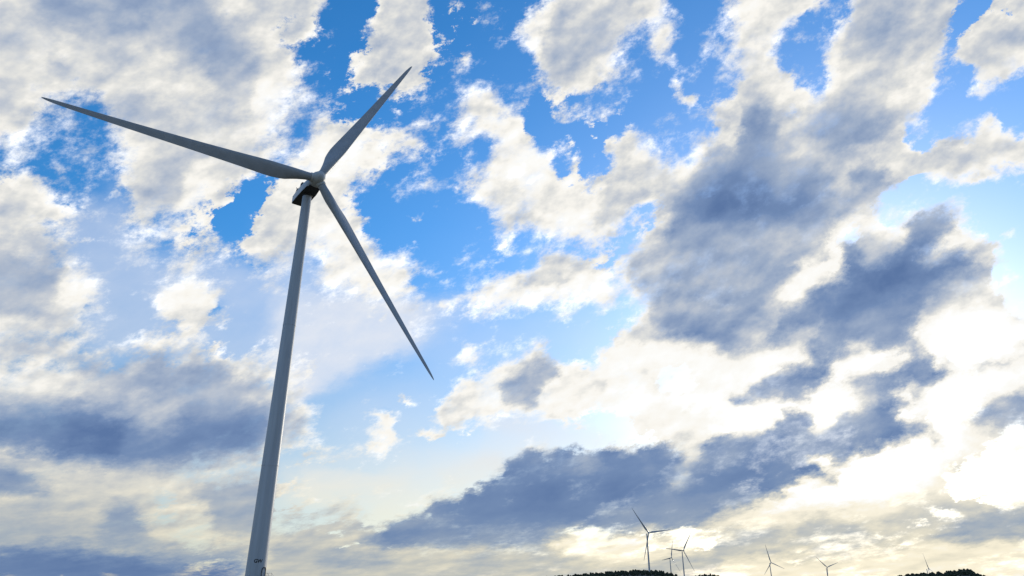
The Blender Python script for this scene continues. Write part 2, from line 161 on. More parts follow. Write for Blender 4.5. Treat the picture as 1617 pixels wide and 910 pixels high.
l 0.82 0.85 41.35,37.12 46.25,37.45 44.19,31.95 40.91,31.98 40.41,34.41
l 1.12 0.42 28.80,26.01 29.12,25.70 28.10,21.53 26.91,21.50 23.30,20.33 22.94,21.13 25.35,23.49 27.53,24.57
l 0.60 0.32 25.73,24.17 27.24,24.38 27.45,23.70 26.11,23.61
l 1.00 0.42 29.55,26.09 31.13,25.73 31.63,24.89 30.26,24.00 29.70,24.61
l 1.20 0.74 8.39,18.35 12.74,18.63 18.29,16.90 19.70,16.27 21.34,17.34 25.44,16.12 31.98,15.88 32.43,17.88 36.24,18.48 38.33,16.25 40.14,13.75 39.71,12.16 35.41,12.00 32.97,8.00 31.86,6.41 27.66,4.95 21.17,3.87 16.67,3.98 21.64,7.00 15.04,10.66 8.98,10.89 10.19,13.37 6.63,16.07
l 1.02 0.64 -5.75,11.98 -1.57,16.69 5.04,17.16 8.34,17.57 8.98,10.89 4.89,13.02 -2.60,13.05
l 0.45 0.42 -1.01,15.39 1.18,16.80 3.94,17.18 4.35,16.13 2.80,15.12 1.69,13.57 -0.46,13.58 -1.00,14.35
l 0.40 0.27 6.57,14.78 8.25,16.02 8.75,15.48 7.63,14.59
l 1.05 0.85 8.37,18.09 13.68,17.27 19.18,16.07 21.89,14.57 18.26,12.92 15.04,10.66 10.01,10.86 8.10,13.45 6.61,15.55
l 0.90 0.53 10.91,15.90 13.58,16.26 15.53,15.11 13.84,13.70 11.31,14.34
l 1.02 0.64 33.39,13.17 35.82,13.67 38.82,14.00 37.98,10.78 35.21,11.16 32.61,9.75
c 0.30 0.32 12.49,15.81 14.59,15.93 15.50,14.86 14.12,13.94 12.63,14.53
c 0.25 0.32 6.47,12.73 9.34,12.39 10.03,11.11 7.43,10.93 4.84,11.49
l 0.34 0.32 21.10,17.37 22.34,18.97 25.60,20.88 27.87,21.57 28.55,21.45 28.87,24.54 29.32,23.96 29.64,22.20 32.17,22.39 33.77,25.31 35.38,25.59 36.91,24.92 35.81,23.15 33.88,22.23 33.28,21.53 34.53,21.38 36.31,21.87 37.39,21.37 36.19,19.85 34.04,19.41 32.63,18.77 31.82,17.06 31.83,16.13 29.83,15.75 28.56,15.94 29.22,17.02 27.83,16.75 25.89,16.06 24.48,16.00 23.87,16.56 25.69,17.54 25.45,18.79 24.01,18.75 22.90,17.91
l 0.16 0.64 25.58,19.51 28.23,21.02 32.01,21.71 34.13,24.99 35.36,24.66 34.40,22.58 33.21,21.22 30.66,19.62 27.32,18.75
l 0.20 0.42 32.64,20.64 35.42,21.63 36.58,21.35 34.65,20.20
l 0.70 0.53 30.25,24.97 31.74,24.39 31.90,23.16 30.40,22.53 29.62,23.17
l 0.92 0.32 33.52,21.62 35.36,23.03 38.16,22.74 38.73,21.24 37.33,21.15 36.31,21.87
l 0.66 0.64 33.59,19.27 36.19,19.85 37.50,19.54 36.98,18.31 34.51,17.93 32.43,17.88
l 0.30 0.27 17.53,12.97 19.72,13.94 20.70,14.69 22.98,15.44 25.78,15.50 25.86,14.15 24.49,13.35 22.74,12.56 21.69,13.28 20.25,13.26 18.77,13.03
l 0.30 0.27 26.15,13.79 26.95,14.50 28.13,14.44 27.60,13.71
l 0.30 0.27 26.95,12.15 27.94,13.90 29.55,14.39 31.88,15.43 32.81,14.15 34.44,15.14 34.24,14.28 32.89,13.60 32.21,13.25 30.59,13.33 29.34,12.35 29.72,11.17 30.39,10.43 28.60,9.71 26.53,9.89
l 0.50 0.27 33.37,13.08 35.27,13.76 38.20,14.76 39.81,15.08 39.54,14.07 38.02,14.07 35.80,13.59 34.18,13.23
l 0.42 0.32 34.13,10.57 35.56,11.12 36.77,11.58 38.95,11.88 38.54,10.29 35.77,8.98 35.34,9.45 36.14,10.19 34.60,10.17
l 0.55 0.21 29.66,11.85 30.85,12.62 31.94,12.93 31.20,12.35 30.02,11.59
l 0.60 0.16 32.19,7.01 33.00,7.28 33.53,7.66 33.35,7.21
l 0.50 0.21 31.47,9.00 32.04,9.81 32.09,9.16 31.57,8.56
l 0.66 0.74 26.86,14.51 28.99,13.77 29.05,11.92 27.36,9.82 25.81,9.49 25.62,10.89 26.95,12.15
l 1.19 0.27 23.43,12.50 24.28,13.47 25.95,13.90 27.21,13.52 27.02,12.52 26.00,11.78 24.51,10.89 23.70,10.58
l 0.22 0.21 -12.43,2.91 -11.54,3.70 -10.36,4.08 -9.19,4.80 -8.43,4.48 -7.72,5.06 -6.47,4.98 -6.91,5.78 -6.03,6.27 -4.25,6.29 -3.76,6.78 -2.49,7.03 -1.47,7.77 -0.95,7.77 -1.22,8.52 -0.44,9.51 1.39,10.21 2.69,9.70 3.75,10.14 5.59,10.47 6.34,9.86 8.16,10.11 9.92,9.62 10.48,10.25 11.50,10.31 12.96,9.76 14.14,9.13 14.81,8.48 15.72,10.13 17.02,10.80 18.90,10.44 20.08,10.37 21.14,11.25 22.44,12.11 23.38,12.22 23.82,11.28 23.75,10.34 24.95,10.85 26.39,11.51 28.24,12.15 29.30,12.12 29.63,10.73 30.99,10.45 31.89,10.35 31.61,9.64 30.20,9.56 28.51,9.27 27.61,8.89 26.53,8.75 25.39,8.38 24.15,8.79 23.25,8.66 22.56,8.57 23.55,7.82 24.97,7.19 24.71,6.98 23.48,7.37 22.31,6.97 21.10,6.34 19.92,6.03 18.25,5.53 16.82,5.21 14.84,4.24 12.40,3.69 9.49,3.54 7.52,3.28 5.58,3.90 3.58,3.91 4.56,3.43 6.03,2.96 3.54,2.37 2.06,2.37 -0.42,2.51 -2.91,2.74 -5.38,2.64 -8.31,2.49 -11.21,2.60
l 0.12 0.95 -0.44,8.52 4.74,8.74 10.30,7.89 11.84,8.34 13.86,8.76 12.20,6.88 8.64,5.52 4.62,5.09 -0.43,5.58 -3.47,5.57 -4.50,6.05
l 0.36 0.74 6.15,5.55 9.63,5.51 12.65,6.39 14.06,5.89 16.95,6.27 18.28,5.76 14.36,4.25 12.41,3.78 9.50,3.63 6.58,4.12
l 0.42 0.42 4.80,10.48 7.37,9.83 7.82,8.69 6.28,8.47 4.24,9.24
l 0.16 0.64 15.27,8.22 17.41,10.05 21.23,10.29 22.52,9.73 19.51,8.03 16.12,7.24
l 0.50 0.74 24.89,10.49 26.78,11.24 28.54,11.52 27.87,10.22 25.16,9.54
l 0.75 0.27 13.56,8.28 14.59,8.73 13.96,7.31 12.65,6.39 12.98,7.34
l 0.32 0.27 -11.24,2.92 -8.35,3.18 -2.41,2.97 2.06,2.65 6.03,2.96 2.07,3.44 -5.41,3.43 -10.31,3.39
l 0.44 0.95 -35.81,14.11 -34.81,14.72 -31.16,14.63 -27.52,15.85 -26.33,16.73 -24.84,16.19 -20.32,14.72 -19.97,12.30 -25.52,12.30 -30.73,12.63 -32.40,12.86
l 0.80 0.64 -35.86,12.79 -34.79,13.84 -34.00,14.64 -32.79,13.70 -32.26,13.11 -33.36,11.85 -35.20,11.60
l 0.40 0.42 -33.85,13.99 -31.21,14.85 -30.61,14.02 -32.50,13.30
l 0.86 0.42 -24.60,16.95 -23.86,17.29 -22.83,16.93 -21.66,15.58 -21.47,14.37 -23.22,14.93
l 0.85 0.21 -27.22,15.65 -26.89,15.84 -26.73,15.00 -27.02,14.87
l 0.72 0.27 -31.87,12.26 -31.31,12.47 -30.44,12.22 -29.10,12.83 -29.17,12.14 -30.54,11.75 -31.55,11.72
l 0.70 0.27 -28.19,10.38 -27.39,10.63 -27.37,10.09 -28.03,9.98
l 0.80 0.27 -23.29,12.51 -21.77,13.22 -20.14,13.51 -20.04,12.79 -21.88,12.39
l -0.02 0.95 -43.44,9.95 -35.71,10.67 -32.50,11.52 -29.51,10.74 -28.39,9.28 -28.89,7.69 -31.65,7.69 -34.29,7.80 -36.55,8.28 -42.91,8.12
l 0.12 0.95 -29.47,10.52 -26.90,10.31 -25.52,12.30 -20.04,12.79 -17.57,12.48 -19.51,8.98 -22.18,8.45 -25.18,7.94 -28.89,7.69
l 0.74 0.32 -39.76,7.81 -35.42,7.98 -31.60,7.48 -26.78,7.39 -23.41,7.73 -22.61,8.33 -20.85,8.67 -19.87,8.25 -23.31,7.15 -26.72,7.09 -26.82,6.51 -28.32,6.85 -31.33,6.23 -34.03,6.66 -39.59,7.16
l 0.24 0.42 -42.42,6.38 -36.22,6.97 -33.98,6.46 -32.72,5.73 -34.40,5.21 -41.94,4.70
l 0.70 0.21 -38.97,4.84 -33.70,5.26 -31.20,5.61 -28.73,4.90 -30.60,4.60 -33.51,4.46 -38.84,4.36
l 0.36 0.53 -29.89,4.85 -27.98,5.15 -26.98,4.12 -25.94,2.89 -28.65,2.61 -29.88,2.99
l 0.30 0.32 -38.59,3.43 -33.37,3.87 -31.49,3.54 -33.17,3.00 -38.43,2.81
l 0.52 0.53 -35.57,4.35 -30.56,4.40 -29.50,3.00 -33.06,2.50 -38.35,2.52
l 0.72 0.32 -28.72,6.83 -27.72,6.89 -26.00,5.46 -24.18,4.66 -22.86,3.61 -23.13,2.95 -25.53,2.90 -26.90,3.70 -27.83,5.37 -28.39,6.20
l 0.06 0.53 -41.15,1.89 -31.55,2.14 -27.72,1.81 -20.27,1.71 -19.62,0.22 -23.11,-1.62 -40.24,-1.34
l 0.42 0.32 -27.80,2.22 -23.76,2.17 -19.46,2.15 -19.37,1.50 -25.67,1.43
l 0.84 0.53 -19.22,13.83 -16.89,15.01 -16.42,11.07 -18.76,10.45
l 0.80 0.32 -19.47,10.41 -16.85,10.56 -12.79,9.53 -17.51,8.13 -19.34,7.81
l 0.50 0.64 -19.08,12.86 -17.08,12.51 -17.33,10.54 -19.17,9.95
l 0.66 0.53 -18.63,5.98 -10.50,5.97 -10.33,3.62 -12.60,2.23 -0.42,2.37 9.47,3.17 16.65,3.75 15.99,-1.69 -17.62,-1.68
l 0.44 0.27 -18.27,3.94 -16.58,4.34 -15.16,4.19 -13.95,3.94 -15.56,3.55 -17.37,3.29
l 0.55 0.27 -18.16,2.39 -16.38,2.72 -14.95,2.29 -17.62,1.73
l 0.50 0.21 -15.82,1.84 -13.07,2.13 -10.18,1.70 -8.25,1.62 -10.15,1.21 -13.91,1.23
l 0.55 0.32 -4.36,1.72 -1.41,2.05 -0.91,1.13 -3.85,1.13
l 0.58 0.21 2.93,1.45 4.03,2.04 5.01,2.18 4.74,1.36 3.51,1.22
l 0.55 0.21 -0.42,2.19 2.55,2.37 4.52,2.18 1.56,1.82
l 0.98 0.32 2.07,3.21 4.56,3.43 6.28,2.96 9.48,3.26 14.30,3.66 17.19,4.42 15.54,2.20 9.34,1.34 4.51,1.81
l 0.92 0.53 14.29,3.57 17.22,4.65 20.93,5.22 24.80,5.07 29.23,4.88 27.26,2.85 24.13,1.24 14.06,1.32
l 0.66 0.21 15.64,3.09 17.33,3.74 18.95,3.93 20.74,3.97 23.00,4.48 24.67,4.29 25.81,3.74 25.95,3.39 27.06,2.86 25.52,2.14 24.24,1.87 20.44,1.92 18.65,1.72 16.01,2.28
c 1.00 0.21 15.64,3.09 17.33,3.74 18.95,3.93 20.74,3.97 23.00,4.48 24.67,4.29 25.81,3.74 25.95,3.39 27.06,2.86 25.52,2.14 24.24,1.87 20.44,1.92 18.65,1.72 16.01,2.28
l 0.66 0.21 26.19,3.56 27.46,3.90 28.98,4.22 28.40,3.65 26.96,3.36
c 1.00 0.21 26.19,3.56 27.46,3.90 28.98,4.22 28.40,3.65 26.96,3.36
c 1.00 0.21 28.65,2.00 28.81,2.81 31.34,4.04 32.60,4.71 35.12,4.89 38.41,4.76 37.35,0.72 30.63,0.78
c 1.00 0.21 29.74,2.71 31.23,3.55 32.49,4.23 34.68,4.48 37.68,4.42 37.25,2.74 35.19,2.78 32.52,2.79
l 0.52 0.21 29.74,2.71 31.23,3.55 32.49,4.23 34.68,4.48 37.68,4.42 37.25,2.74 35.19,2.78 32.52,2.79
l 0.60 0.27 14.13,1.99 16.46,2.19 18.62,1.51 16.32,1.09 13.60,1.32
l 0.90 0.16 19.73,3.11 20.89,3.53 21.08,3.30 19.91,2.80
l 0.97 0.32 15.92,1.53 27.02,1.62 29.88,2.46 37.20,2.56 36.18,-1.42 15.55,-1.70
c 1.00 0.27 15.23,3.55 29.66,3.20 29.63,2.18 37.83,2.54 36.62,-2.11 -18.81,-2.48 -18.18,2.52 15.12,2.56
v 0.50 0.95 -37.32,24.58 -34.06,28.77 -32.85,25.79 -29.83,22.65 -25.78,23.91 -20.06,23.30 -19.06,16.33 -21.27,14.63 -28.39,15.73 -32.50,15.10 -35.27,18.23
v 0.96 0.64 -21.16,23.65 -17.37,23.11 -9.58,22.22 -6.75,21.94 -3.90,21.66 -3.31,20.62 -4.67,19.27 -6.57,18.27 -10.33,17.37 -13.36,15.66 -16.26,13.95 -17.60,12.72 -19.56,12.82
v 0.45 0.74 -22.66,26.45 -16.43,24.25 -13.98,21.90 -20.77,21.17
v 0.25 1.59 -6.75,21.84 8.57,21.23 8.34,17.57 2.84,17.20 -5.90,15.57 -8.72,17.55
v 0.28 1.59 -13.32,15.25 -5.90,15.57 -4.66,10.99 -10.76,9.35 -15.93,11.10
v 0.55 0.74 -18.45,8.09 -12.79,9.53 -5.67,9.97 -0.45,11.02 10.01,10.86 9.90,9.37 -0.44,8.52 -6.02,6.03 -10.47,5.49 -18.09,5.31
v 0.85 0.42 -16.56,8.17 -12.64,7.93 -8.13,7.85 -7.34,7.23 -10.56,6.68 -16.31,6.06
v 0.80 0.42 -10.20,8.63 -5.62,8.72 -1.49,9.76 -0.44,9.01 -1.47,7.77 -3.50,6.78 -5.55,7.01 -6.12,8.47 -9.66,8.01
v 0.25 0.42 -11.52,9.33 -8.20,9.02 -10.69,8.37 -16.53,7.93 -16.59,8.41
v 0.60 0.53 -10.50,5.97 -6.55,6.75 -7.47,5.06 -10.36,4.08 -12.29,4.06
c 1.00 0.27 -26.69,6.91 -18.85,7.60 -17.74,2.61 -22.55,2.53 -22.86,3.61 -24.26,5.09
l 0.50 0.32 -24.45,6.19 -23.31,7.15 -19.05,7.35 -18.27,3.27 -22.02,3.19 -22.91,4.70
v 0.25 0.74 -27.07,6.71 -18.82,7.36 -18.25,3.05 -22.62,2.96 -24.26,5.09
v 0.75 0.85 -2.07,13.57 3.28,12.53 10.01,10.86 4.80,10.48 -2.56,11.01
v 0.70 1.32 30.80,5.01 33.16,8.83 36.41,10.16 39.93,10.49 37.35,0.72 30.07,1.57
v 0.50 1.06 31.76,9.41 31.84,11.60 35.92,14.09 39.03,14.81 37.98,10.78
v 0.90 0.53 -18.69,3.04 9.47,3.17 37.92,2.90 36.80,-1.41 -18.06,-1.67
v 0.03 1.06 -41.85,35.15 -35.37,33.50 -33.39,26.12 -38.57,24.66
"""
AZ0, AZ1, EL0, EL1 = -48., 48., -2., 50.
NC, NR = 136, 76
def survey():
    W, H = 480, 260
    X, Y = np.meshgrid(AZ0 + (np.arange(W) + .5) * (AZ1 - AZ0) / W, EL0 + (np.arange(H) + .5) * (EL1 - EL0) / H)
    px = (AZ1 - AZ0) / W
    def inside(P):
        m = np.zeros(X.shape, bool); n = len(P)
        for i in range(n):
            (xa, ya), (xb, yb) = P[i], P[i - 1]
            if ya == yb: continue
            m ^= ((ya > Y) != (yb > Y)) & (X < (xb - xa) * (Y - ya) / (yb - ya) + xa)
        return m.astype(float)
    def blur(a, s):
        s /= px
        if s < .3: return a
        r = int(3 * s) + 1; k = np.exp(-.5 * (np.arange(-r, r + 1) / s) ** 2); k /= k.sum()
        a = np.pad(a, r, mode='edge')
        a = sum(k[i] * a[:, i:i + W] for i in range(2 * r + 1))
        return sum(k[i] * a[i:i + H] for i in range(2 * r + 1))
    ch = {'c': np.zeros((H, W)), 'l': None, 'v': np.full((H, W), .03)}
    ent = []
    for line in CLOUDS.strip().split('\n'):
        t = line.split()
        ent.append((t[0], float(t[1]), float(t[2]), [tuple(map(float, q.split(','))) for q in t[3:]]))
    for kind in 'clv':
        if kind == 'l': ch['c'] = np.maximum(ch['c'], .33 * blur(ch['c'], 1.6)); ch['l'] = .95 - .22 * np.clip(blur(ch['c'], 1.3) * 1.5 - .5, 0, 1)
        for k, val, fe, P in ent:
            if k == kind:
                m = blur(inside(P), fe * ((1.3 if val < .4 else 1.2 if fe < .27 else 2.0 if fe < .33 else 2.9) if kind == 'c' else .75))
                if kind == 'c' and val < .4: m = np.clip(m * 1.5, 0, 1)
                ch[k] = ch[k] * (1 - m) + val * m
    # where solid cloud turns from shade to light, the third channel holds how sharp that turn is instead of the veil
    gy, gx = np.gradient(ch['l'], px); e = np.clip(blur(np.hypot(gx, gy), .35) * .62, 0, 1)
    s = np.clip((ch['c'] - .72) / .2, 0, 1); ch['v'] = ch['v'] * (1 - s) + e * s
    xi = np.clip(((np.arange(NC) / (NC - 1)) * W).astype(int), 0, W - 1)
    yi = np.clip(((np.arange(NR) / (NR - 1)) * H).astype(int), 0, H - 1)
    g = [ch['c'], ch['l'] / 1.2, ch['v']]
    return [np.clip(a[np.ix_(yi, xi)], 0, 1) for a in g]

world = bpy.data.worlds.new('World'); S.world = world; world.use_nodes = True
nt = world.node_tree; nt.nodes.clear(); NN = nt.nodes; LK = nt.links
def node(t, **kw):
    n = NN.new(t)
    for k, v in kw.items(): setattr(n, k, v)
    return n
def setin(n, i, v):
    if isinstance(v, bpy.types.NodeSocket): LK.new(v, n.inputs[i])
    elif v is not None: n.inputs[i].default_value = v
def M(op, a, b=None, c=None, clamp=False):
    n = node('ShaderNodeMath', operation=op, use_clamp=clamp)
    setin(n, 0, a); setin(n, 1, b); setin(n, 2, c)
    return n.outputs[0]
def VM(op, a, b=None):
    n = node('ShaderNodeVectorMath', operation=op); setin(n, 0, a); setin(n, 1, b)
    return n.outputs['Value' if op in ('DOT_PRODUCT', 'LENGTH') else 'Vector']
def MR(x, a, b, c=0., d=1., smooth=True):
    n = node('ShaderNodeMapRange', interpolation_type='SMOOTHSTEP' if smooth else 'LINEAR')
    setin(n, 0, x); setin(n, 1, a); setin(n, 2, b); setin(n, 3, c); setin(n, 4, d)
    return n.outputs[0]
def MIX(f, a, b, blend='MIX'):
    n = node('ShaderNodeMix', data_type='RGBA', blend_type=blend, clamp_factor=True)
    setin(n, 0, f); setin(n, 6, a); setin(n, 7, b)
    return n.outputs[2]
def NOISE(vec, scale, detail=6, rough=.55, lac=2.1, dist=0.):
    n = node('ShaderNodeTexNoise'); n.noise_dimensions = '3D'
    setin(n, 'Vector', vec); setin(n, 'Scale', scale); setin(n, 'Detail', detail)
    setin(n, 'Roughness', rough); setin(n, 'Lacunarity', lac); setin(n, 'Distortion', dist)
    return n
tc = node('ShaderNodeTexCoord'); D = tc.outputs['Generated']
sep = node('ShaderNodeSeparateXYZ'); LK.new(D, sep.inputs[0])
dx, dy, dz = sep.outputs
az = M('MULTIPLY', M('ARCTAN2', dx, dy), 180 / math.pi)
el = M('MULTIPLY', M('ARCSINE', dz), 180 / math.pi)
# cloud coordinates: a little flattened, so that billows lie wider than high
pc = node('ShaderNodeCombineXYZ'); LK.new(dx, pc.inputs[0]); LK.new(dy, pc.inputs[1]); LK.new(M('SUBTRACT', M('MULTIPLY', dz, 1.2), M('MULTIPLY', M('POWER', math.e, M('MULTIPLY', M('MAXIMUM', dz, -.05), -12.)), .22)), pc.inputs[2])
P0 = pc.outputs[0]
# the wind draws the billows out along one slant
SH = Vector((.80, 0, .60)); sk = node('ShaderNodeVectorMath', operation='SCALE'); sk.inputs[0].default_value = SH
LK.new(M('MULTIPLY', VM('DOT_PRODUCT', P0, tuple(SH)), -.34), sk.inputs['Scale'])
P = VM('ADD', P0, sk.outputs[0])
wn = NOISE(P, 30, 7, .68).outputs['Color']
wsep = node('ShaderNodeSeparateColor'); LK.new(wn, wsep.inputs[0])
azw = M('ADD', az, M('MULTIPLY', M('SUBTRACT', wsep.outputs[0], .5), WARP := 2.6))
elw = M('ADD', el, M('MULTIPLY', M('SUBTRACT', wsep.outputs[1], .5), WARP * .75))
u = M('DIVIDE', M('SUBTRACT', azw, AZ0), AZ1 - AZ0, clamp=True)
comb = node('ShaderNodeCombineXYZ'); [LK.new(u, comb.inputs[i]) for i in range(3)]
gc, gl, gv = survey()
acc = None
for r in range(NR):
    cv = node('ShaderNodeRGBCurve'); LK.new(comb.outputs[0], cv.inputs['Color'])
    for k, g in enumerate((gc, gl, gv)):
        pts = cv.mapping.curves[k].points
        pts[0].location = (0, g[r, 0]); pts[1].location = (1, g[r, -1])
        last = g[r, 0]
        for i in range(1, NC - 1):
            if abs(g[r, i] - last) < .002 and abs(g[r, i + 1] - g[r, i]) < .002: continue
            last = g[r, i]
            p = pts.new(i / (NC - 1), g[r, i]); p.handle_type = 'AUTO_CLAMPED'
    cv.mapping.update()
    if acc is None: acc = cv.outputs[0]
    else:
        step = (EL1 - EL0) / (NR - 1)
        acc = MIX(MR(elw, EL0 + (r - 1) * step, EL0 + r * step, smooth=False), acc, cv.outputs[0])
gs = node('ShaderNodeSeparateColor'); LK.new(acc, gs.inputs[0])
gC, gL, gV = gs.outputs
gL = M('MULTIPLY', gL, 1.2)
# beyond the surveyed part of the sky: out of view, its cloud thinned and darkened for a lower, bluer fill light
off = M('MAXIMUM', MR(M('ABSOLUTE', az), 47, 62), MR(el, 46, 58))
big = NOISE(P, 5, 3, .5).outputs['Factor'] if 'Factor' in NOISE(P, 5).outputs else NOISE(P, 5, 3, .5).outputs[0]
def mixf(f, a, b): return M('ADD', M('MULTIPLY', a, M('SUBTRACT', 1., f)), M('MULTIPLY', b, f))
gC = mixf(off, gC, MR(big, .42, .66, .0, .8)); gL = mixf(off, gL, MR(big, .4, .7, .6, .2)); gV = mixf(off, gV, .1)
# billow noise, and the same noise a step towards the sun: their difference lights the billows
sv = tuple(sdir)
def VOR(vec, scale):
    n = node('ShaderNodeTexVoronoi', feature='F1'); setin(n, 'Vector', vec); setin(n, 'Scale', scale)
    return n.outputs['Distance']
Pw = VM('ADD', P, VM('SCALE', VM('SUBTRACT', NOISE(P, 45, 3, .6).outputs['Color'], (.5, .5, .5))))
Pw.node.inputs[1].links[0].from_node.inputs['Scale'].default_value = .022
def billow(vec):
    a = M('ADD', M('MULTIPLY', VOR(vec, 27), -.6), M('MULTIPLY', VOR(vec, 70), -.32))
    return M('ADD', a, .47)
bl = billow(Pw)
n1 = NOISE(P, 16, 7, .60).outputs[0]
n1a = NOISE(P, 19, 4, .50).outputs[0]
n1o = NOISE(VM('ADD', P, tuple(c * .013 for c in (.45, .4, -.8))), 19, 4, .50).outputs[0]
n3 = NOISE(VM('ADD', P, (3, 7, 1)), 9, 6, .58).outputs[0]
n5 = NOISE(VM('ADD', P, (5, 1, 8)), 42, 8, .70).outputs[0]
nn = M('ADD', M('MULTIPLY', M('SUBTRACT', n1, .5), 1.75), M('MULTIPLY', bl, .45))
nn = M('ADD', nn, M('MULTIPLY', M('SUBTRACT', n5, .5), 1.9))
dens = M('ADD', gC, M('MULTIPLY', nn, MR(gC, .86, 1., 1., .42)))
soft = MR(n3, .34, .58, .07, .50)
alpha = MR(dens, M('SUBTRACT', .56, soft), M('ADD', .60, soft))
thick = MR(dens, .45, 1.3)
rel = M('SUBTRACT', n1o, n1a)
calm = M('MULTIPLY', MR(gL, .95, 1.14, 1., .42), MR(el, 2, 17, .5, 1.))         # burnt out round the sun: nothing left to see in it
inner = MR(gC, .6, 1., 1., .7)
lum = M('MULTIPLY', rel, M('MULTIPLY', inner, MR(gL, .2, .8, .8, 1.7)))
lum = M('ADD', lum, M('MULTIPLY', M('SUBTRACT', n3, .5), MR(el, 2, 14, .45, .85)))
lum = M('ADD', lum, M('MULTIPLY', M('SUBTRACT', n5, .5), MR(gC, .7, 1., .42, .13)))
lum = M('ADD', lum, M('MULTIPLY', M('SUBTRACT', n1, .5), .30))
lum = M('ADD', lum, MR(thick, 0, 1, .12, -.03))
turn = M('MULTIPLY', gV, MR(gC, .75, .95))
rim = M('ADD', M('MULTIPLY', M('SUBTRACT', n5, .5), 2.3), M('MULTIPLY', bl, 1.1))
dark = MR(gL, .55, .2)                    # the shaded bodies are broken by paler rolls
lum = M('ADD', lum, M('MULTIPLY', dark, M('ADD', M('MULTIPLY', M('SUBTRACT', n1a, .5), .7), .04)))
lum = M('ADD', gL, M('ADD', M('MULTIPLY', lum, calm), M('MULTIPLY', turn, rim)))
ramp = node('ShaderNodeValToRGB'); LK.new(M('DIVIDE', lum, 1.25), ramp.inputs[0])
el_ = ramp.color_ramp.elements
stops = [(0, (92, 119, 164)), (.22, (117, 142, 182)), (.45, (158, 174, 199)), (.66, (196, 202, 211)), (.82, (226, 226, 223)), (.96, (250, 247, 240)), (1.12, (255, 255, 253)), (1.25, (255, 255, 255))]
el_[0].position = 0; el_[0].color = lin(*stops[0][1]); el_[1].position = 1; el_[1].color = (1.35, 1.33, 1.28, 1)
for x, cc in stops[1:-1]:
    e = el_.new(x / 1.25); e.color = lin(*cc)
cloud = ramp.outputs[0]
warm = M('MULTIPLY', M('MULTIPLY', MR(el, 13, 0), MR(lum, -.1, .8)), MR(lum, .98, 1.14, 1., .12))
cloud = MIX(warm, cloud, MIX(1., cloud, (1.0, .94, .77, 1), 'MULTIPLY'))
# thin veil: pale, lit through
veil = MIX(MR(el, 14, 1), lin(226, 232, 243), lin(250, 240, 208))
va = M('MULTIPLY', M('MULTIPLY', gV, MR(gC, .95, .75)), MR(n3, .25, .75, .75, 1.15), clamp=True)
cloud_a = M('SUBTRACT', 1., M('MULTIPLY', M('SUBTRACT', 1., alpha), M('SUBTRACT', 1., va)))
ccol = MIX(M('DIVIDE', alpha, M('MAXIMUM', cloud_a, .001)), veil, cloud)
sky = node('ShaderNodeTexSky', sky_type='NISHITA', sun_disc=False)
sky.sun_elevation = R(SUN_EL); sky.sun_rotation = R(SUN_AZ); sky.altitude = 300; sky.air_density = 1.; sky.dust_density = .6; sky.ozone_density = 3.
hsv = node('ShaderNodeHueSaturation'); hsv.inputs['Saturation'].default_value = 1.55; LK.new(MR(el, 4, 30, .92, 1.6), hsv.inputs['Value']); hsv.inputs['Hue'].default_value = .503; LK.new(MR(el, 1, 22, .55, 1.34), hsv.inputs['Saturation']); LK.new(sky.outputs[0], hsv.inputs['Color'])
bg1 = node('ShaderNodeBackground'); LK.new(hsv.outputs[0], bg1.inputs[0]); bg1.inputs[1].default_value = .15
bg2 = node('ShaderNodeBackground'); LK.new(ccol, bg2.inputs[0]); bg2.inputs[1].default_value = 1.
mx = node('ShaderNodeMixShader'); LK.new(cloud_a, mx.inputs[0]); LK.new(bg1.outputs[0], mx.inputs[1]); LK.new(bg2.outputs[0], mx.inputs[2])
wo = node('ShaderNodeOutputWorld'); LK.new(mx.outputs[0], wo.inputs[0])

# ------------------------------------------------------------------ materials
def mat(name, col, rough=.6, var=.08, scale=1.5, bump=0., streak=False, spec=.4):
    m = bpy.data.materials.new(name); m.use_nodes = True
    n = m.node_tree.nodes; k = m.node_tree.links; b = n['Principled BSDF']
    b.inputs['Roughness'].default_value = rough; b.inputs['Specular IOR Level'].default_value = spec
    t = n.new('ShaderNodeTexCoord'); mp = n.new('ShaderNodeMapping'); k.new(t.outputs['Object'], mp.inputs[0])
    if streak: mp.inputs['Scale'].default_value = (1, 1, .06)
    nz = n.new('ShaderNodeTexNoise'); nz.inputs['Scale'].default_value = scale; nz.inputs['Detail'].default_value = 6; k.new(mp.outputs[0], nz.inputs[0])
    r = n.new('ShaderNodeValToRGB'); k.new(nz.outputs[0], r.inputs[0])
    r.color_ramp.elements[0].position = .3; r.color_ramp.elements[1].position = .7
    r.color_ramp.elements[0].color = tuple(c * (1 - var) for c in col) + (1,); r.color_ramp.elements[1].color = tuple(min(1, c * (1 + var)) for c in col) + (1,)
    k.new(r.outputs[0], b.inputs['Base Color'])
    if bump:
        bp = n.new('ShaderNodeBump'); bp.inputs['Strength'].default_value = bump; k.new(nz.outputs[0], bp.inputs['Height']); k.new(bp.outputs[0], b.inputs['Normal'])
    return m
PAINT = mat('weathered_light_grey_paint', (.45, .46, .475), .42, .11, 1.2, streak=True)
BLADE = mat('blade_gelcoat', (.36, .365, .375), .38, .10, .5)
SPIN = mat('hub_shell', (.50, .50, .48), .45, .06, 1.)
NACW = mat('nacelle_shell', (.62, .62, .62), .45, .06, .9)
DARK = mat('dark_grille', (.035, .035, .037), .7, .2, 3.)
UNDER = mat('nacelle_underside_shade', (.06, .06, .06), .8, .25, 3.)  # near-black colour holds the shade under the nacelle
STEEL = mat('galvanised_steel', (.30, .31, .32), .4, .12, 6.)
INK = mat('black_lettering', (.012, .012, .014), .6, .05)
CONC = mat('concrete', (.33, .32, .30), .9, .15, 2.)
GRASS = mat('dry_grass_ground', (.15, .125, .075), .95, .35, .15)
